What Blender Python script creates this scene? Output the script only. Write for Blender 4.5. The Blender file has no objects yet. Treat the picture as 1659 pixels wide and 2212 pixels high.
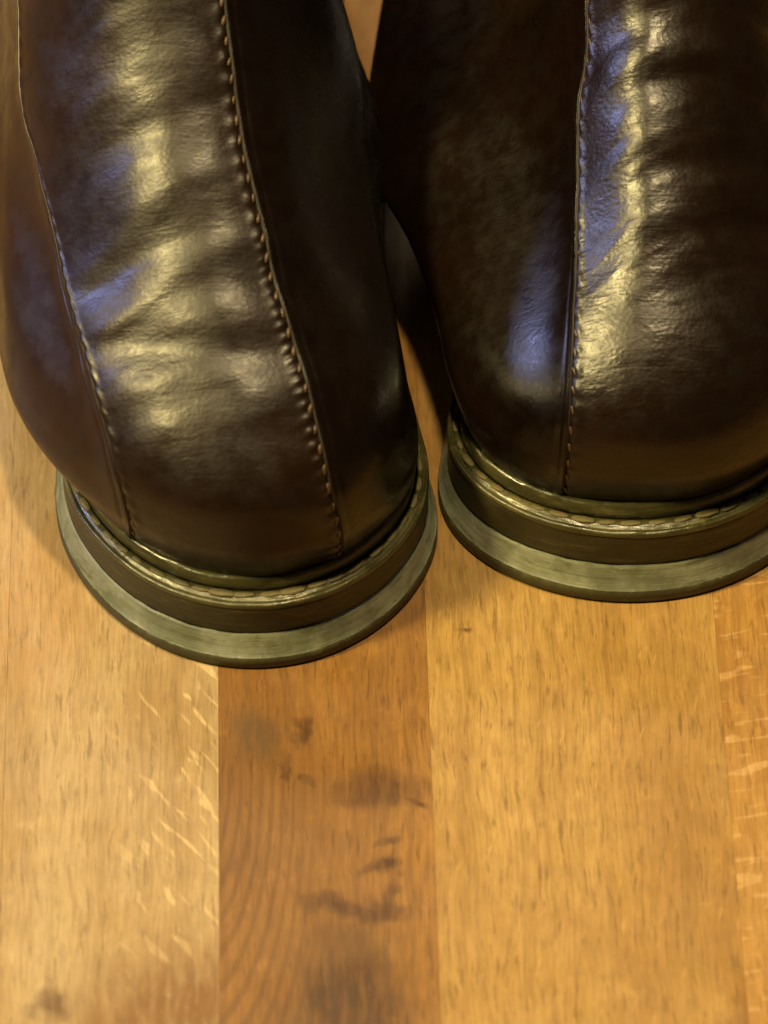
import bpy, math, random
import numpy as np
from mathutils import Vector, Matrix

# ------------------------------------------------------------------ camera, world, lamps, exposure
scene = bpy.context.scene
C = scene.collection
R = math.radians
PITCH, DIST = 40.0, 1.486
cam_data = bpy.data.cameras.new('camera')
cam = bpy.data.objects.new('camera', cam_data); C.objects.link(cam)
cam.location = (0, -DIST*math.sin(R(PITCH)), DIST*math.cos(R(PITCH)))
cam.rotation_euler = (R(PITCH), 0, 0)
cam_data.sensor_fit = 'AUTO'; cam_data.sensor_width = 36
cam_data.lens = 36*11000/2212
cam_data.clip_start = 0.05; cam_data.clip_end = 60
cam_data.dof.use_dof = True
cam_data.dof.focus_distance = 1.46
cam_data.dof.aperture_fstop = 9
scene.camera = cam

world = bpy.data.worlds.new('World'); scene.world = world
world.use_nodes = True
bg = world.node_tree.nodes['Background']
bg.inputs[0].default_value = (1.0, 0.74, 0.42, 1); bg.inputs[1].default_value = 0.05

def lamp(name, loc, target, size, power, color, spread=180):
    l = bpy.data.lights.new(name, 'AREA'); l.shape = 'DISK'; l.size = size
    l.energy = power; l.color = color; l.spread = R(spread)
    o = bpy.data.objects.new(name, l); C.objects.link(o); o.location = loc
    d = Vector(target) - Vector(loc)
    o.rotation_euler = d.to_track_quat('-Z', 'Y').to_euler()
    return o
lamp('overhead_fill', (0.010, -0.02, 2.2), (0, 0, 0), 0.14, 46, (1.0, 0.77, 0.40))  # added fill above the gap between the boots, no known source
lamp('table_lamp', (-0.98, -0.24, 1.36), (0, 0, 0), 0.24, 42, (1.0, 0.79, 0.33))
lamp('cool_lamp', (-1.48, 0.34, 0.92), (0, 0, 0.05), 0.18, 12, (0.44, 0.50, 1.0))
lamp('far_lamp', (-0.45, 1.25, 1.35), (-0.05, -0.1, 0), 0.4, 9, (1.0, 0.86, 0.60))

scene.view_settings.view_transform = 'Standard'
scene.view_settings.look = 'None'
scene.view_settings.exposure = 0.0
scene.view_settings.gamma = 1.0
scene.render.engine = 'CYCLES'
scene.cycles.use_denoising = True
scene.cycles.max_bounces = 6

# ------------------------------------------------------------------ helpers
def link(name, verts, faces, mat=None, parent=None, smooth=True):
    m = bpy.data.meshes.new(name)
    m.from_pydata([tuple(v) for v in verts], [], [tuple(f) for f in faces])
    m.polygons.foreach_set('use_smooth', [smooth]*len(m.polygons))
    if mat: m.materials.append(mat)
    m.update()
    o = bpy.data.objects.new(name, m); C.objects.link(o)
    if parent: o.parent = parent
    return o

class NT:
    """small node-graph builder"""
    def __init__(s, name):
        s.m = bpy.data.materials.new(name); s.m.use_nodes = True
        s.t = s.m.node_tree; s.t.nodes.clear()
        s.out = s.n('ShaderNodeOutputMaterial'); s.p = s.n('ShaderNodeBsdfPrincipled')
        s.l(s.p.outputs[0], s.out.inputs[0])
        s.tc = s.n('ShaderNodeTexCoord')
    def n(s, t, **k):
        x = s.t.nodes.new(t)
        for a, b in k.items(): setattr(x, a, b)
        return x
    def l(s, a, b): s.t.links.new(a, b)
    def setin(s, node, idx, v):
        if hasattr(v, 'is_output') : s.l(v, node.inputs[idx])
        else: node.inputs[idx].default_value = v
    def mapping(s, vec, loc=(0,0,0), rot=(0,0,0), scale=(1,1,1), vtype='POINT'):
        m = s.n('ShaderNodeMapping', vector_type=vtype)
        s.l(vec, m.inputs[0]); m.inputs[1].default_value = loc; m.inputs[2].default_value = rot; m.inputs[3].default_value = scale
        return m.outputs[0]
    def noise(s, vec, scale=1, detail=3, rough=.5, dist=0):
        x = s.n('ShaderNodeTexNoise'); s.l(vec, x.inputs['Vector'])
        x.inputs['Scale'].default_value = scale; x.inputs['Detail'].default_value = detail
        x.inputs['Roughness'].default_value = rough; x.inputs['Distortion'].default_value = dist
        return x.outputs[0]
    def ramp(s, f, lo, hi, a=0.0, b=1.0):
        x = s.n('ShaderNodeMapRange'); x.interpolation_type = 'SMOOTHSTEP'
        s.l(f, x.inputs[0])
        for i, v in enumerate((lo, hi, a, b)): s.setin(x, i+1, v)
        return x.outputs[0]
    def math(s, op, a, b=0.0, clamp=False):
        x = s.n('ShaderNodeMath', operation=op); x.use_clamp = clamp
        s.setin(x, 0, a); s.setin(x, 1, b)
        return x.outputs[0]
    def mix(s, f, a, b, mode='MIX'):
        x = s.n('ShaderNodeMix', data_type='RGBA', blend_type=mode)
        s.setin(x, 0, f)
        for i, v in ((6, a), (7, b)):
            if hasattr(v, 'is_output'): s.l(v, x.inputs[i])
            else: x.inputs[i].default_value = (*v, 1)
        return x.outputs[2]
    def bump(s, h, dist, strength=1.0, normal=None):
        b = s.n('ShaderNodeBump'); b.inputs['Strength'].default_value = strength
        b.inputs['Distance'].default_value = dist; s.l(h, b.inputs['Height'])
        if normal: s.l(normal, b.inputs['Normal'])
        return b.outputs[0]
    def done(s, color, rough, normal=None, spec=.5, **k):
        if hasattr(color, 'is_output'): s.l(color, s.p.inputs['Base Color'])
        else: s.p.inputs['Base Color'].default_value = (*color, 1)
        s.setin(s.p, 'Roughness', rough)
        s.p.inputs['Specular IOR Level'].default_value = spec
        if normal: s.l(normal, s.p.inputs['Normal'])
        for a, b in k.items(): s.p.inputs[a.replace('_', ' ')].default_value = b
        return s.m

# ------------------------------------------------------------------ materials
def leather(name, tone=(.0062, .0024, .0007), grain=.42, rough=.37):
    g = NT(name); v = g.tc.outputs['Object']
    big = g.noise(v, 28, 3, .55)
    mid = g.noise(v, 160, 4, .6)
    col = g.mix(g.ramp(big, .35, .7), tone, tuple(c*k for c, k in zip(tone, (1.5, 1.35, 1.2))))
    col = g.mix(g.ramp(mid, .55, .8), col, tuple(c*.5 for c in tone))
    vor = g.n('ShaderNodeTexVoronoi', feature='SMOOTH_F1'); g.l(g.mapping(v, scale=(1, 1.35, 1)), vor.inputs['Vector'])
    vor.inputs['Scale'].default_value = 680; vor.inputs['Smoothness'].default_value = .4
    fine = g.noise(v, 1500, 3, .6)
    wr = g.noise(g.mapping(v, rot=(0, 0, R(-18)), scale=(50, 300, 180)), 1, 4, .6, .8)
    n = g.bump(wr, .0009, .36*grain)
    n = g.bump(vor.outputs[0], .00026, .34*grain, n)
    n = g.bump(fine, .00012, .5*grain, n)
    ro = g.ramp(mid, .3, .75, rough-.05, rough+.09)
    return g.done(col, ro, n, .40)

def rubber(name, a, b, rough=.5, streak=0.0, wear=None, spec=.4):
    g = NT(name); v = g.tc.outputs['Object']
    n1 = g.noise(v, 60, 4, .6); n2 = g.noise(v, 700, 3, .6)
    col = g.mix(g.ramp(n1, .35, .68), a, b)
    if wear:
        n3 = g.noise(g.mapping(v, scale=(75, 75, 300)), 1, 6, .72)
        col = g.mix(g.ramp(n3, .50, .66, 0, .75), col, wear)
        n4 = g.noise(g.mapping(v, rot=(0, 0, .5), scale=(900, 140, 500)), 1, 3, .7)
        col = g.mix(g.ramp(n4, .60, .72, 0, .4), col, tuple(min(1, c*1.5) for c in b))
    st = g.noise(g.mapping(v, scale=(45, 45, 900)), 1, 3, .6)
    n = g.bump(st, .0005, streak) if streak else None
    n = g.bump(n2, .00018, .45, n)
    return g.done(col, g.ramp(n1, .3, .7, rough-.08, rough+.1), n, spec)

M = {}
M['leather'] = leather('brown_leather')
M['leather_grained'] = leather('grained_brown_leather', (.0052, .0020, .0006), .6, .33)
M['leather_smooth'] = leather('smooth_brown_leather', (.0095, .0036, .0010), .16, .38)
M['leather_shaded'] = leather('shaded_brown_leather', (.0032, .0013, .0004), .25, .29)  # same leather, darkened: shade on these side panels is in the colour
M['thread'] = rubber('brown_thread', (.045, .024, .009), (.08, .045, .018), .42)
M['seam'] = rubber('dark_seam', (.006, .003, .0015), (.012, .006, .003), .6)
M['welt'] = rubber('olive_welt', (.026, .025, .008), (.050, .046, .014), .3, .5, (.10, .09, .032), .55)
M['welt_thread'] = rubber('yellow_thread', (.050, .043, .012), (.15, .12, .045), .65, 0, (.04, .034, .010))
M['midsole'] = rubber('dark_midsole', (.020, .019, .008), (.040, .037, .015), .46, .9, (.075, .068, .028))
M['rim'] = rubber('grey_rubber', (.105, .115, .075), (.21, .22, .16), .5, .5, (.075, .085, .03))
M['outsole'] = rubber('dark_rubber', (.040, .037, .016), (.06, .055, .022), .55)
M['lining'] = rubber('lining_leather', (.05, .03, .015), (.07, .04, .02), .7)

# ------------------------------------------------------------------ numeric noise
def _hash(i, j, seed):
    h = (i*374761393 + j*668265263 + seed*974634777) & 0xffffffff
    h = ((h ^ (h >> 13))*1274126177) & 0xffffffff
    return ((h ^ (h >> 16)) & 0xffff)/65535.0
def vnoise(x, y, seed=0):
    xi = np.floor(x).astype(np.int64); yi = np.floor(y).astype(np.int64)
    fx = x-xi; fy = y-yi
    fx = fx*fx*fx*(fx*(fx*6-15)+10); fy = fy*fy*fy*(fy*(fy*6-15)+10)
    a = _hash(xi, yi, seed); b = _hash(xi+1, yi, seed); c = _hash(xi, yi+1, seed); d = _hash(xi+1, yi+1, seed)
    return (a*(1-fx)+b*fx)*(1-fy)+(c*(1-fx)+d*fx)*fy - .5
def fbm(x, y, seed=0, n=3):
    r = 0; a = 1
    for k in range(n):
        r = r + a*vnoise(x*2**k, y*2**k, seed+17*k); a *= .5
    return r
def sst(a, b, x):
    t = np.clip((x-a)/(b-a), 0, 1); return t*t*(3-2*t)

#GEOM-BEGIN
def cubic(xs, ys, x):
    """monotone-ish Hermite through the knots"""
    xs = np.asarray(xs, float); ys = np.asarray(ys, float); x = np.asarray(x, float)
    d = np.diff(ys)/np.diff(xs); m = np.empty_like(ys)
    m[0] = d[0]; m[-1] = d[-1]
    m[1:-1] = (d[:-1]+d[1:])/2
    for k in range(1, len(ys)-1):
        if d[k-1]*d[k] <= 0: m[k] = 0
        else: m[k] = np.sign(m[k])*min(abs(m[k]), 3*abs(d[k-1]), 3*abs(d[k]))
    i = np.clip(np.searchsorted(xs, x, side='right')-1, 0, len(xs)-2)
    h = xs[i+1]-xs[i]; t = np.clip((x-xs[i])/h, 0, 1)
    return ((2*t**3-3*t**2+1)*ys[i] + (t**3-2*t**2+t)*h*m[i] + (-2*t**3+3*t**2)*ys[i+1] + (t**3-t**2)*h*m[i+1])

# the ridge line of the upper from the welt to the shaft top: (front y from toe tip, z, half width, rounding length)
LEVELS = np.array([
    (.0118, .0275, .0495, .049), (.0104, .0340, .0530, .051), (.0090, .0425, .0548, .055), (.0095, .0530, .0545, .061),
    (.0155, .0640, .0545, .069), (.0285, .0745, .0530, .080), (.0470, .0850, .0505, .095),
    (.0710, .0995, .0490, .110), (.1000, .1175, .0475, .110), (.1280, .1375, .0465, .100),
    (.1560, .1630, .0465, .078), (.1720, .1900, .0475, .066), (.1765, .2020, .0480, .065), (.1780, .2120, .0480, .064)])
LT = np.arange(len(LEVELS))/(len(LEVELS)-1)
YW = [-.06, -.02, .02, .06, .10, .14, .20, .26]
BOOT = {
    'L': dict(tip=(-.0369, -.0586), a=.0567, b=.0640, back=.215, lift=.0, blend=.20,
              sole=(-.07, [1, 1, .97, .93, .88, .85, .82, .8], [1, 1, .92, .82, .76, .72, .72, .74]),
              upper=(-.20, [1, 1.10, 1.16, 1.16, 1.12, 1.04, .9, .8], [1, .99, .98, 1.04, 1.18, 1.13, 1.3, 1.3]), off=0, q=1.0, drop=.004, edge=.0016, lev=[1, 1, .98, .93, .90, .9, .9]),
    'R': dict(tip=(.0705, -.0345), a=.0570, b=.0480, back=.235, lift=.003, blend=.20,
              sole=(.02, [1.01, 1.01, .95, .82, .74, .72, .74, .75], [1, 1, 1, .98, .95, .9, .85, .8]),
              upper=(.02, [1, 1.03, 1.10, 1.31, 1.60, 1.56, 1.4, 1.0], [1, 1, .98, .98, .95, .88, .8, .75]), off=.004, q=1.0, drop=.008, edge=.0006, lev=[1, .96, .80, .60, .47, .40, .38]),
}
LV = [0, .2, .32, .44, .58, .75, 1]
def ring(B, phi, yf, a, b, up=0.0, lev=1.0):
    """closed outline: phi 0 is the tip towards the viewer, -pi/2..pi/2 the round end, then sides, then the far end"""
    tx, ty = B['tip']; s = np.sign(phi); p = np.abs(phi)
    y0 = ty+yf; yb = np.maximum(B['back'], y0+b+.02); b2 = .035
    q = np.clip((p-math.pi/2)/(math.pi/4), 0, 1); r = np.clip((p-.75*math.pi)/(math.pi/4), 0, 1)*math.pi/2
    y = np.where(p <= math.pi/2, y0+b*(1-np.cos(p)), y0+b+(yb-y0-b)*q + b2*np.sin(r))
    w = np.where(p <= math.pi/2, a*np.sin(np.minimum(p, math.pi/2)), a*np.cos(r))
    d = y-(ty+.02); sm = .5*(d+np.sqrt(d*d+.0004))
    def out(k):
        sh, gl, gr = B[k]
        q = B['q'] if k == 'upper' else 1.0
        wq = a*(w/np.maximum(a, 1e-9))**q
        return s*wq*np.where(s < 0, cubic(YW, gl, y)*lev, cubic(YW, gr, y)) + sh*sm + (B['off'] if k == 'upper' else 0)
    return tx + out('sole')*(1-up) + out('upper')*up, y
def upper_pt(B, t, phi):
    t = np.asarray(t, float); phi = np.asarray(phi, float)
    yf = cubic(LT, LEVELS[:, 0], t); z = cubic(LT, LEVELS[:, 1], t) + B['lift']
    a = cubic(LT, LEVELS[:, 2], t); b = cubic(LT, LEVELS[:, 3], t)
    b = b + (B['b']-.058)*np.exp(-t*6)
    u = np.clip(t/B['blend'], 0, 1)
    x, y = ring(B, phi, yf, a, b, u*u*(3-2*u), cubic(LV, B['lev'], t))
    return np.stack([x, y, z+0*x], -1)
#GEOM-END

SEAMS = {'L': (([0.0, 0.05, 0.1, 0.15, 0.2, 0.25, 0.3, 0.35, 0.4, 0.45, 0.5, 0.55, 1.0], [-0.758, -0.698, -0.648, -0.622, -0.634, -0.662, -0.693, -0.738, -0.805, -0.907, -0.986, -1.082, -1.082]), ([0.0, 0.05, 0.1, 0.15, 0.2, 0.25, 0.3, 0.35, 0.4, 0.45, 0.5, 0.55, 0.6, 0.65, 0.7, 1.0], [0.543, 0.52, 0.508, 0.506, 0.497, 0.477, 0.451, 0.427, 0.407, 0.382, 0.342, 0.325, 0.296, 0.298, 0.3, 0.3])), 'R': (([0.0, 0.05, 0.1, 0.15, 0.2, 0.25, 0.3, 0.35, 0.4, 0.45, 0.5, 0.55, 0.6, 1.0], [-0.414, -0.409, -0.418, -0.435, -0.453, -0.474, -0.506, -0.554, -0.625, -0.683, -0.699, -0.691, -0.631, -0.631]), ([0.0, 0.05, 0.1, 0.15, 0.2, 0.25, 0.3, 0.35, 0.4, 1.0], [1.093, 0.978, 0.881, 0.821, 0.826, 0.854, 0.898, 0.975, 1.096, 1.096]))}

# ------------------------------------------------------------------ boots
def grid_normals(P):
    du = np.gradient(P, axis=1); dv = np.gradient(P, axis=0)
    n = np.cross(du, dv); n /= np.linalg.norm(n, axis=-1, keepdims=True)+1e-12
    return n
def grid_faces(nr, nc, off=0):
    i = np.arange(nr-1)[:, None]*nc + np.arange(nc-1)[None]
    return np.stack([i, i+1, i+nc+1, i+nc], -1).reshape(-1, 4)+off

def creases(P, key):
    x, y, z = P[..., 0], P[..., 1], P[..., 2]
    tx, ty = BOOT[key]['tip']
    u = x-tx; v = y-ty
    if key == 'L':
        area = sst(.018, .045, v)
        w = v - .22*u
        big = fbm(u*14+3, w*62, 5, 2); small = fbm(u*45, w*190+9, 8, 3)
        mids = fbm(u*26+5, w*120+1, 15, 2)
        d = .0030*big + .0014*mids*sst(.03, -.03, u) + .0003*small
        for (v0, k, c, amp, wd) in ((.034, .10, .25, -.0016, .0030), (.047, .02, .5, -.0020, .0034), (.066, .25, -.6, -.0024, .0040), (.088, .35, -.3, -.0024, .0042), (.108, .2, 0, -.0022, .004)):
            q = v - (v0 + k*u + c*u*u*8)
            wd = wd*1.5
            d = d + .75*amp*np.exp(-(q/wd)**2)*(0.4+.9*sst(-.35, .3, vnoise(u*40+v0*900, v*8, 3))) - .4*amp*np.exp(-((q-.008)/.005)**2)
        d = d*area*.34
    else:
        area = sst(.03, .06, v)
        w = v - .30*(u+.01)
        big = fbm(u*13+1, w*55+2, 21, 2); small = fbm(u*40, (v-.45*u)*210, 28, 3)
        d = .0022*big + .0006*small
        for (v0, k, c, amp, wd) in ((.060, .30, 0, -.0012, .003), (.078, .33, 0, -.0016, .0035), (.098, .22, 0, -.0026, .0045), (.118, .2, 0, -.002, .0045)):
            q = v - (v0 + k*(u-.02) + c*u*u)
            d = d + amp*np.exp(-(q/wd)**2)*sst(-.02, .03, u) - .6*amp*np.exp(-((q-.007)/.004)**2)*sst(-.02, .03, u)
        fine = fbm(u*30+7, (v-.25*u)*150, 31, 3)
        d = (d + .0011*fine*sst(-.01, .02, u))*area*.5
    soft = .0016*fbm(x*30, (y+z)*30, 40, 2)
    return d+soft

TS = np.concatenate([np.linspace(0, .16, 50, endpoint=False), np.linspace(.16, .80, 250, endpoint=False), np.linspace(.80, 1, 16)])

def seam_phi(key, k, t):
    return cubic(SEAMS[key][k][0], SEAMS[key][k][1], t)

def surface(key, t, phi, amt=1.0):
    """finished leather surface (shape, creases) and the smooth normals under it, on a grid t x phi"""
    P = upper_pt(BOOT[key], t, phi); n = grid_normals(P)
    return P + n*(creases(P, key)*amt)[..., None], n

def panel(name, key, phiA, phiB, ncol, lapA, lapB, mat, parent, drop=0.0):
    """strip of leather between two seams; lap +1 = lies over the seam with a cut edge, -1 = runs under it"""
    c = np.linspace(0, 1, ncol)[None]; T = np.repeat(TS[:, None], ncol, 1)
    if lapB > 0: c = 1-(1-c)**1.9
    if lapA > 0: c = c**1.9
    A = phiA[:, None]; Bp = phiB[:, None]
    PH = A+(Bp-A)*c
    P = upper_pt(BOOT[key], T, PH)
    seg = np.linalg.norm(np.diff(P, axis=1), axis=-1)
    s = np.concatenate([np.zeros((len(TS), 1)), np.cumsum(seg, 1)], 1); e = s if lapA > 0 else s[:, -1:]-s
    P, n = surface(key, T, PH, 1.0 if lapA < 0 else .06+.94*np.exp(-(e/.009)**2))
    seg = np.linalg.norm(np.diff(P, axis=1), axis=-1)
    s = np.concatenate([np.zeros((len(TS), 1)), np.cumsum(seg, 1)], 1); L = s[:, -1:]
    off = np.zeros_like(s)
    puck = np.sin(np.cumsum(np.concatenate([[0], np.linalg.norm(np.diff(P[:, 0], axis=0), axis=-1)]))/.0056*2*math.pi)[:, None]
    for e, lap in ((s, lapA), (L-s, lapB)):
        if lap > 0: off = off + .0008*np.exp(-(e/.007)**2) - .0002*np.exp(-((e-.0022)/.0009)**2)
        if lap < 0: off = off - .0007*np.exp(-(e/.0035)**2) + .0005*np.exp(-((e-.0035)/.0022)**2)*(1+(.25 if e is s else .55)*puck)
    off = off - drop*(1-np.exp(-s/.022))*sst(.12, .46, T) if lapA > 0 else off - drop*(1-np.exp(-(L-s)/.022))*sst(.12, .46, T) if lapB > 0 else off
    ed = BOOT[key]['edge']*sst(0, .25, T)
    if lapA < 0: off = off - ed*np.exp(-s/.012)
    if lapB > 0: off = off - ed
    P = P+n*off[..., None]
    cols = [P[:, k] for k in range(ncol)]
    if lapA > 0: cols = [P[:, 0]-n[:, 0]*.0026, P[:, 0]-n[:, 0]*.0006] + cols
    if lapB > 0: cols = cols + [P[:, -1]-n[:, -1]*.0006, P[:, -1]-n[:, -1]*.0026]
    P2 = np.stack(cols, 1)
    # turn the top edge inwards (the opening of the boot)
    ctr = np.array([P2[-1, :, 0].mean(), .5*(P2[-1, :, 1].min()+P2[-1, :, 1].max()), 0])
    o = link(name, P2.reshape(-1, 3), grid_faces(P2.shape[0], P2.shape[1]), mat, parent)
    return o

def capsule(name, r, length, mat, flat=.7):
    v = []; f = []; ns = 6; prof = [(-.5, .25), (-.38, .8), (0, 1.0), (.38, .8), (.5, .25)]
    for a, q in prof:
        for k in range(ns):
            an = 2*math.pi*k/ns
            v.append((a*length, math.cos(an)*r*q, math.sin(an)*r*q*flat))
    for i in range(len(prof)-1):
        for k in range(ns): f.append((i*ns+k, i*ns+(k+1) % ns, (i+1)*ns+(k+1) % ns, (i+1)*ns+k))
    f.append(tuple(range(ns))[::-1]); f.append(tuple(range((len(prof)-1)*ns, len(prof)*ns)))
    m = bpy.data.meshes.new(name); m.from_pydata(v, [], f); m.materials.append(mat)
    m.polygons.foreach_set('use_smooth', [True]*len(m.polygons)); m.update()
    return m
STITCH = {'L': capsule('stitch', .0007, .0030, M['thread'], .6), 'R': capsule('stitch', .0005, .0028, M['thread'], .5)}
WELT_STITCH = [capsule('welt_stitch', .0013, .0062, M['welt_thread'], .4), capsule('welt_stitch', .0012, .0050, M['welt_thread'], .45), capsule('welt_stitch', .0014, .0072, M['welt_thread'], .34)]

def frame_obj(name, mesh, p, tang, nrm, parent, roll=0.0, scale=1.0):
    t = Vector(tang).normalized(); n = Vector(nrm).normalized(); b = n.cross(t).normalized(); n = t.cross(b)
    m = Matrix((t, b, n)).transposed().to_4x4()
    m = m @ Matrix.Rotation(roll, 4, 'Z') @ Matrix.Scale(scale, 4)
    m.translation = Vector(p)
    o = bpy.data.objects.new(name, mesh); C.objects.link(o); o.parent = parent
    o.matrix_local = m
    return o

def tube(name, pts, nrms, r, mat, parent, ns=6):
    pts = np.asarray(pts); tg = np.gradient(pts, axis=0); tg /= np.linalg.norm(tg, axis=1, keepdims=True)
    b = np.cross(nrms, tg); b /= np.linalg.norm(b, axis=1, keepdims=True)
    v = []; f = []
    for i in range(len(pts)):
        for k in range(ns):
            a = 2*math.pi*k/ns
            v.append(pts[i]+r*(math.cos(a)*b[i]+math.sin(a)*nrms[i]))
    for i in range(len(pts)-1):
        for k in range(ns): f.append((i*ns+k, i*ns+(k+1) % ns, (i+1)*ns+(k+1) % ns, (i+1)*ns+k))
    return link(name, v, f, mat, parent)

def seam(key, k, parent, side, rng, tmax=.85):
    t = np.linspace(.004, tmax, 900); ph = seam_phi(key, k, t)
    G = np.stack([ph-.02, ph, ph+.02], 1); T = np.repeat(t[:, None], 3, 1)
    P, n = surface(key, T, G); p = P[:, 1]; n = n[:, 1]
    if k == 0: p = p - n*(BOOT[key]['edge']*sst(0, .25, t))[:, None]
    s = tube('seam', p[::3]-n[::3]*.0002, n[::3], .0007, M['seam'], parent)
    d = np.concatenate([[0], np.cumsum(np.linalg.norm(np.diff(p, axis=0), axis=1))])
    tg = np.gradient(p, axis=0)
    x = .003
    while x < d[-1]-.002:
        i = int(np.searchsorted(d, x)); nn = n[i]; tt = tg[i]/np.linalg.norm(tg[i])
        b = np.cross(nn, tt); b *= np.sign(b[0])            # towards +x
        q = p[i] + b*side*.0011 + nn*.0002
        frame_obj('stitch', STITCH[key], q, tt, nn, s, roll=side*(.3+rng.uniform(-.15, .15)), scale=rng.uniform(.85, 1.1))
        x += .0056*rng.uniform(.93, 1.07)
    return s

def loft_rings(name, key, prof, mat, parent, nphi=300, closed_bottom=False, jag=None):
    """prof: list of (inset from the outer outline, z)"""
    B = BOOT[key]
    ph = np.linspace(-math.pi, math.pi, nphi, endpoint=False); v = []; f = []
    for r, (ins, z) in enumerate(prof):
        x, y = ring(B, ph, ins, B['a']-ins*.6, B['b']-ins*.75)
        zz = z*(1+B['lift']/.0275) + 0*x
        if jag is not None: zz = zz + jag(ph, r)
        v.append(np.stack([x, y, zz], -1))
    v = np.concatenate(v)
    for r in range(len(prof)-1):
        for k in range(nphi):
            k2 = (k+1) % nphi
            f.append((r*nphi+k, r*nphi+k2, (r+1)*nphi+k2, (r+1)*nphi+k))
    if closed_bottom: f.append(tuple(range(nphi))[::-1])
    return link(name, v, f, mat, parent)

def arc(c, r, a0, a1, n):
    return [(c[0]+r*math.cos(R(a0+(a1-a0)*k/n)), c[1]+r*math.sin(R(a0+(a1-a0)*k/n))) for k in range(n+1)]

def boot(key, label, rng):
    B = BOOT[key]
    root = bpy.data.objects.new('leather_boot', None); C.objects.link(root)
    root.empty_display_size = .02
    root['label'] = label; root['category'] = 'boot'; root['group'] = 'pair of brown leather boots'
    # sole, bottom to top
    wob = lambda s, am: (lambda ph, r: am*fbm(ph*9+s, 0*ph+r*.7, 3, 3))
    loft_rings('outsole', key, [(.004, .0002), (.0008, .0002), (.0, .0009), (.0, .0038), (.0006, .0046)], M['outsole'], root, 360, True,
               lambda ph, r: (.0010*fbm(ph*45, 0*ph+r, 2, 2)+.0003) if r in (3,) else 0*ph)
    loft_rings('sole_rim', key, [(.0004, .0045), (.0010, .0050), (.0022, .0074), (.0036, .0100), (.0040, .0107), (.0046, .0108)], M['rim'], root, 360, False, wob(2, .0004))
    loft_rings('midsole', key, [(.0050, .0104), (.0046, .0112), (.0043, .0130), (.0044, .0160), (.0043, .0195), (.0040, .0212), (.0044, .0220)],
               M['midsole'], root, 360, False, wob(8, .0002))
    # welt: lip, groove with the stitches, rolled rib against the leather
    prof = [(.0046, .0216), (.0040, .0222), (.0040, .0232), (.0045, .0238), (.0053, .0238), (.0058, .0232), (.0064, .0231), (.0069, .0236),
            (.0076, .0238), (.0090, .0238), (.0095, .0233), (.0100, .0234)] + \
           [(.0117-.0019*math.cos(R(a)), .0243+.0034*math.sin(R(a))) for a in range(-20, 200, 20)] + [(.0146, .0262), (.0200, .0255)]
    w = loft_rings('welt', key, prof, M['welt'], root, 420, False, wob(5, .00040))
    # welt stitches
    ph = np.linspace(-2.2, 2.2, 4000); ins = .0083
    x, y = ring(B, ph, ins, B['a']-ins*.6, B['b']-ins*.75)
    d = np.concatenate([[0], np.cumsum(np.hypot(np.diff(x), np.diff(y)))]); s = .002
    while s < d[-1]-.01:
        i = min(int(np.searchsorted(d, s)), len(ph)-2)
        front = abs(ph[i]) < .62
        frame_obj('stitch', WELT_STITCH[2 if front and rng.random() < .6 else (0 if front else 1)], (x[i], y[i], .0237*(1+B['lift']/.0275)),
                  (x[i+1]-x[i], y[i+1]-y[i], 0), (0, 0, 1), w, roll=rng.uniform(-.08, .08)+.05, scale=rng.uniform(.72, 1.12))
        s += .0070*rng.uniform(.85, 1.12)
    # upper
    pa = seam_phi(key, 0, TS); pb = seam_phi(key, 1, TS); pi = 0*pa+math.pi
    m = M['leather'] if key == 'L' else M['leather_grained']
    panel('side_panel', key, -pi, pa, 190, 0, 1, M['leather_smooth'] if key == 'L' else M['leather_shaded'], root, B['drop'])
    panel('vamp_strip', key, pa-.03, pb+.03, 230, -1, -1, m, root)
    panel('side_panel', key, pb, pi, 190, 1, 0, M['leather_shaded'], root, .002)
    seam(key, 0, root, 1, rng); seam(key, 1, root, -1, rng)
    # inside of the shaft
    ph = np.linspace(-math.pi, math.pi, 97); tt = np.array([1.0, .97, .85])
    P = upper_pt(B, np.repeat(tt[:, None], 97, 1), np.repeat(ph[None], 3, 0)); n = grid_normals(P)
    P = P-n*np.array([.0, .003, .003])[:, None, None]
    link('lining', P.reshape(-1, 3), grid_faces(3, 97), M['lining'], root)
    # base point of the thing: the empty sits on the floor under the middle of the sole
    root.location = (B['tip'][0], B['tip'][1]+.13, 0)
    for c in root.children: c.matrix_parent_inverse = Matrix.Translation(root.location).inverted()
    return root

rng = random.Random(4)
left = boot('L', 'dark brown leather boot with two stitched seams, nearer the bottom edge', rng)
right = boot('R', 'dark brown leather boot with one seam in view, cut off by the right edge', rng)

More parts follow.
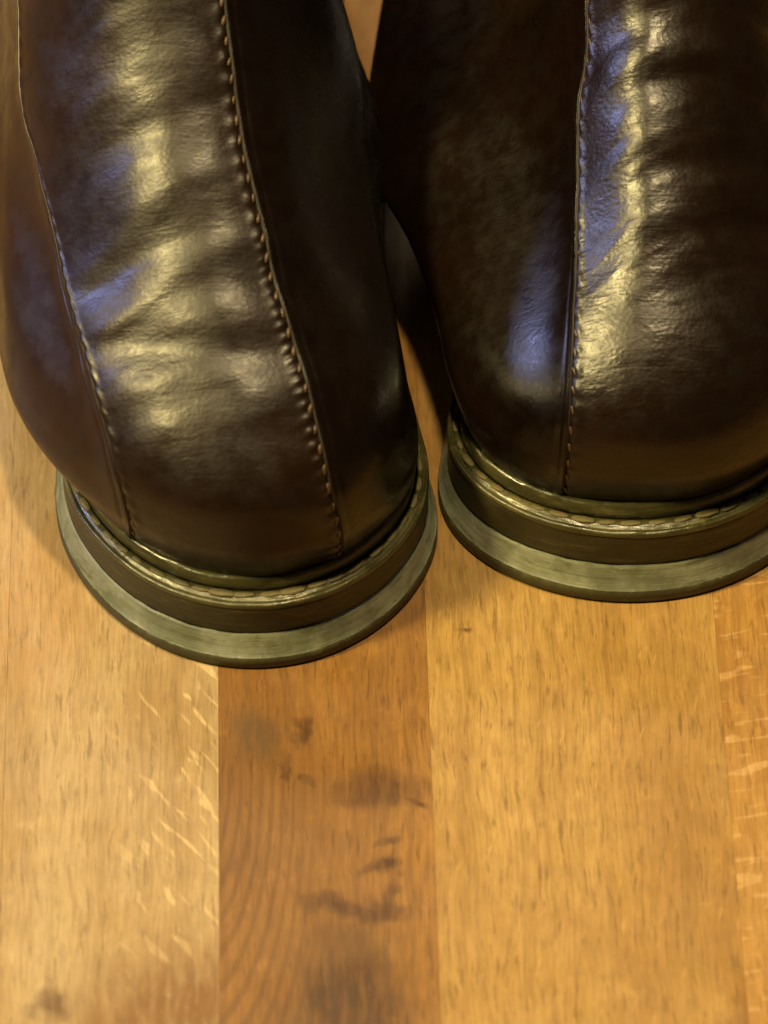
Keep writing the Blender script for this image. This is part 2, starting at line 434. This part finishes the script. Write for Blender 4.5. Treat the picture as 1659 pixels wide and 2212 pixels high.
# ------------------------------------------------------------------ floor
def wood(name, light, dark, seed, fleck=None, rings=None, stains=(), pore=1.0, gloss=.42):
    g = NT(name); v = g.tc.outputs['Object']
    v = g.mapping(v, loc=(seed*.37, seed*1.13, 0))
    raw = g.tc.outputs['Object']
    wn = g.n('ShaderNodeTexNoise'); g.l(raw, wn.inputs['Vector']); wn.inputs['Scale'].default_value = 26; wn.inputs['Detail'].default_value = 3
    warp = g.n('ShaderNodeVectorMath', operation='SCALE'); g.l(wn.outputs['Color'], warp.inputs[0]); warp.inputs['Scale'].default_value = .005
    add = g.n('ShaderNodeVectorMath', operation='ADD'); g.l(v, add.inputs[0]); g.l(warp.outputs[0], add.inputs[1]); vv = add.outputs[0]
    broad = g.noise(g.mapping(vv, scale=(22, 5, 1)), 1, 4, .6)
    streak = g.noise(g.mapping(vv, scale=(190, 9, 1)), 1, 4, .65)
    blotch = g.noise(vv, 38, 4, .6)
    col = g.mix(g.ramp(broad, .30, .70), light, dark)
    col = g.mix(g.ramp(streak, .45, .75, 0, .45), col, tuple(c*.62 for c in dark))
    col = g.mix(g.ramp(blotch, .52, .75, 0, .4), col, tuple(c*k for c, k in zip(dark, (.9, .8, .65))))
    col = g.mix(g.ramp(g.noise(vv, 70, 3, .6, .5), .56, .76, 0, .35), col, tuple(min(1, c*1.25) for c in light))
    height = streak
    long = g.noise(g.mapping(vv, scale=(520, 5, 1)), 1, 3, .6)
    col = g.mix(g.ramp(long, .5, .75, 0, .35), col, tuple(c*.6 for c in dark))
    if fleck:           # pale medullary rays: short slanted dashes
        ang, dens, tone, box = fleck
        fv = g.mapping(g.mapping(vv, rot=(0, 0, R(ang))), scale=(330, 62, 1))
        fl = g.ramp(g.noise(fv, 1, 2, .5, .4), .60-dens, .70-dens)
        if box:
            sx = g.n('ShaderNodeSeparateXYZ'); g.l(raw, sx.inputs[0])
            fl = g.math('MULTIPLY', fl, g.ramp(sx.outputs[0], box[0], box[1]))
        col = g.mix(g.math('MULTIPLY', fl, .7), col, tone)
    if rings:           # growth rings seen as bent dark lines
        cx, cy, sc, st, x0, x1 = rings
        rv = g.mapping(raw, loc=(-cx, -cy, 0)); rv = g.mapping(rv, scale=(1, .30, 1))
        wv = g.n('ShaderNodeTexWave', wave_type='RINGS', rings_direction='Z'); g.l(rv, wv.inputs[0])
        wv.inputs['Scale'].default_value = sc; wv.inputs['Distortion'].default_value = 2.2
        wv.inputs['Detail'].default_value = 3; wv.inputs['Detail Scale'].default_value = .35
        sx = g.n('ShaderNodeSeparateXYZ'); g.l(raw, sx.inputs[0])
        rm = g.math('MULTIPLY', g.math('MULTIPLY', g.ramp(wv.outputs[1], .45, .95), g.ramp(sx.outputs[1], -.078, -.105)), g.ramp(sx.outputs[0], x1, x0))
        col = g.mix(g.math('MULTIPLY', rm, st), col, tuple(c*.42 for c in dark))
    col = g.mix(g.ramp(g.noise(g.mapping(vv, scale=(260, 120, 1)), 1, 3, .65), .38, .72, 0, .30), col, tuple(c*.6 for c in dark))
    if stains:
        w2 = g.n('ShaderNodeTexNoise'); g.l(raw, w2.inputs['Vector']); w2.inputs['Scale'].default_value = 110; w2.inputs['Detail'].default_value = 6; sg = g.ramp(g.noise(g.mapping(vv, scale=(420, 60, 1)), 1, 4, .65), .36, .6, .55, 1.0)
        s2 = g.n('ShaderNodeVectorMath', operation='SCALE'); g.l(w2.outputs['Color'], s2.inputs[0]); s2.inputs['Scale'].default_value = .013
        a2 = g.n('ShaderNodeVectorMath', operation='ADD'); g.l(vv, a2.inputs[0]); g.l(s2.outputs[0], a2.inputs[1])
    for (sx_, sy_, rx, ry, an, st, tone) in stains:
        sv = g.mapping(a2.outputs[0], loc=(sx_+seed*.37+.009, sy_+seed*1.13+.009, 0), rot=(0, 0, R(an)), scale=(rx, ry, 1), vtype='TEXTURE')
        ln = g.n('ShaderNodeVectorMath', operation='LENGTH'); 
        fl2 = g.n('ShaderNodeVectorMath', operation='MULTIPLY'); g.l(sv, fl2.inputs[0]); fl2.inputs[1].default_value = (1, 1, 0)
        g.l(fl2.outputs[0], ln.inputs[0])
        mk = g.ramp(ln.outputs['Value'], 1.15, .30, 0, min(1, st*1.2))
        col = g.mix(g.math('MULTIPLY', mk, sg), col, tone)
    # pores: fine short dark dashes along the grain
    po = g.noise(g.mapping(vv, scale=(720, 85, 1)), 1, 3, .6)
    pm = g.ramp(po, .55, .69, 0, .58*pore)
    po2 = g.noise(g.mapping(vv, scale=(430, 52, 1), loc=(3, 5, 0)), 1, 3, .6)
    pm2 = g.ramp(po2, .60, .73, 0, .56*pore)
    col = g.mix(pm, col, tuple(c*.5 for c in dark)); col = g.mix(pm2, col, tuple(c*.42 for c in dark))
    col = g.mix(g.ramp(g.noise(g.mapping(vv, scale=(1300, 70, 1)), 1, 3, .65), .38, .68, 0, .34), col, tuple(c*.45 for c in dark))
    h = g.math('SUBTRACT', streak, g.math('MULTIPLY', pm2, .8))
    n = g.bump(h, .0004, .35)
    n = g.bump(g.noise(v, 900, 2, .5), .0001, .25, n)
    return g.done(col, g.ramp(blotch, .3, .7, gloss-.06, gloss+.1), n, .4)

floor_tilt = -.024
def board(x0, x1, y0, y1, mat, parent):
    """a floor board with eased edges; its own origin at the middle of its near end"""
    b = .00008; th = .012
    xs = [(x0+.00001, -th), (x0+.00001, -b), (x0+b+.0001, 0), (x1-b-.0001, 0), (x1-.00001, -b), (x1-.00001, -th)]
    ys = [(y0+.0001, -th), (y0+.0001, -b), (y0+b, 0), (y1-b, 0), (y1-.0001, -b), (y1-.0001, -th)]
    v = []
    # top sheet with chamfers
    ring3 = [[(x0+.00001, y0+.0001, -th), (x1-.00001, y0+.0001, -th), (x1-.00001, y1-.0001, -th), (x0+.00001, y1-.0001, -th)],
             [(x0+.00001, y0+.0001, -b), (x1-.00001, y0+.0001, -b), (x1-.00001, y1-.0001, -b), (x0+.00001, y1-.0001, -b)],
             [(x0+b+.00001, y0+b+.0001, 0), (x1-b-.00001, y0+b+.0001, 0), (x1-b-.00001, y1-b-.0001, 0), (x0+b+.00001, y1-b-.0001, 0)]]
    for r in ring3: v += r
    f = [(8, 9, 10, 11), (3, 2, 1, 0)]
    for r in range(2):
        for k in range(4): f.append((r*4+k, r*4+(k+1) % 4, (r+1)*4+(k+1) % 4, (r+1)*4+k))
    o = link('plank', v, f, mat, parent, smooth=False)
    return o

floor = link('floor', [(-1.2, -1.2, -.03), (1.2, -1.2, -.03), (1.2, 1.4, -.03), (-1.2, 1.4, -.03), (-1.2, -1.2, -.0122), (1.2, -1.2, -.0122), (1.2, 1.4, -.0122), (-1.2, 1.4, -.0122)],
             [(3, 2, 1, 0), (4, 5, 6, 7), (0, 1, 5, 4), (1, 2, 6, 5), (2, 3, 7, 6), (3, 0, 4, 7)], M['outsole'], None, False)
floor['kind'] = 'structure'; floor['label'] = 'warm brown oak floor of narrow boards under the boots'
floor.rotation_euler = (0, 0, -math.atan(floor_tilt))

GREY = (0.07, 0.0434, 0.0182); DK = (0.0525, 0.021, 0.0056)
W = {
 'pale': wood('pale_oak', (0.37, 0.272, 0.142), (0.29, 0.184, 0.074), 1, (-34, .03, (0.56, 0.41, 0.21), (-.085, -.060)),
     stains=[(-.094, -.172, .008, .006, 10, .8, (0.084, 0.042, 0.014)), (-.056, -.180, .046, .036, 20, 1.0, (.15, .066, .013)), (-.104, -.030, .03, .05, 0, .45, (0.28, 0.14, 0.035))]),
 'dark': wood('brown_oak', (0.268, 0.132, 0.030), (0.170, 0.076, 0.016), 2, None, (-.056, -.097, 105, .4, -.034, -.012),
     stains=[(-.0375, -.083, .0085, .012, 5, .65, GREY), (-.0265, -.080, .0030, .0070, 8, .75, DK), (-.004, -.1015, .016, .0085, 0, .8, (0.07, 0.0259, 0.0056)),
             (-.0025, -.128, .0070, .0040, 20, .85, DK), (-.0015, -.139, .0035, .008, 0, .7, DK), (-.012, -.141, .019, .0050, -14, .85, (0.0595, 0.021, 0.0042)), (-.013, -.176, .021, .036, 0, .85, (0.052, 0.022, 0.0055)),
             (-.030, -.093, .0022, .0050, 0, .7, DK), (-.024, -.098, .0025, .003, 0, .6, DK), (.006, -.106, .005, .0018, -20, .7, DK), (-.001, -.119, .004, .002, 10, .6, DK)]),
 'mid': wood('honey_oak', (0.385, 0.240, 0.075), (0.265, 0.138, 0.032), 3, (14, -.05, (0.45, 0.27, 0.085), None), pore=1.1,
     stains=[(.021, -.0455, .0032, .0016, 10, .7, DK), (.098, -.178, .012, .012, 0, .6, (0.14, 0.049, 0.0084))]),
 'figured': wood('figured_oak', (0.375, 0.208, 0.054), (0.26, 0.12, 0.0245), 4, (80, .045, (0.47, 0.29, 0.11), None)),
}
edges = [-.1085, -.0485, .0110, .0938, .1533]
lay = [(-.1680, edges[0], 'pale')] + [(edges[0], edges[1], 'pale'), (edges[1], edges[2], 'dark'), (edges[2], edges[3], 'mid'), (edges[3], edges[4], 'figured')]
prng = random.Random(9)
for x0, x1, k in lay: board(x0, x1, -.42, .55, W[k], floor)
x = edges[-1]
while x < .9: board(x, x+.0595, -.42 if prng.random() < .5 else -.3, .55, W[prng.choice(list(W))], floor); x += .0595
x = -.1680
while x > -.9: board(x-.0595, x, -.42 if prng.random() < .5 else -.3, .55, W[prng.choice(list(W))], floor); x -= .0595
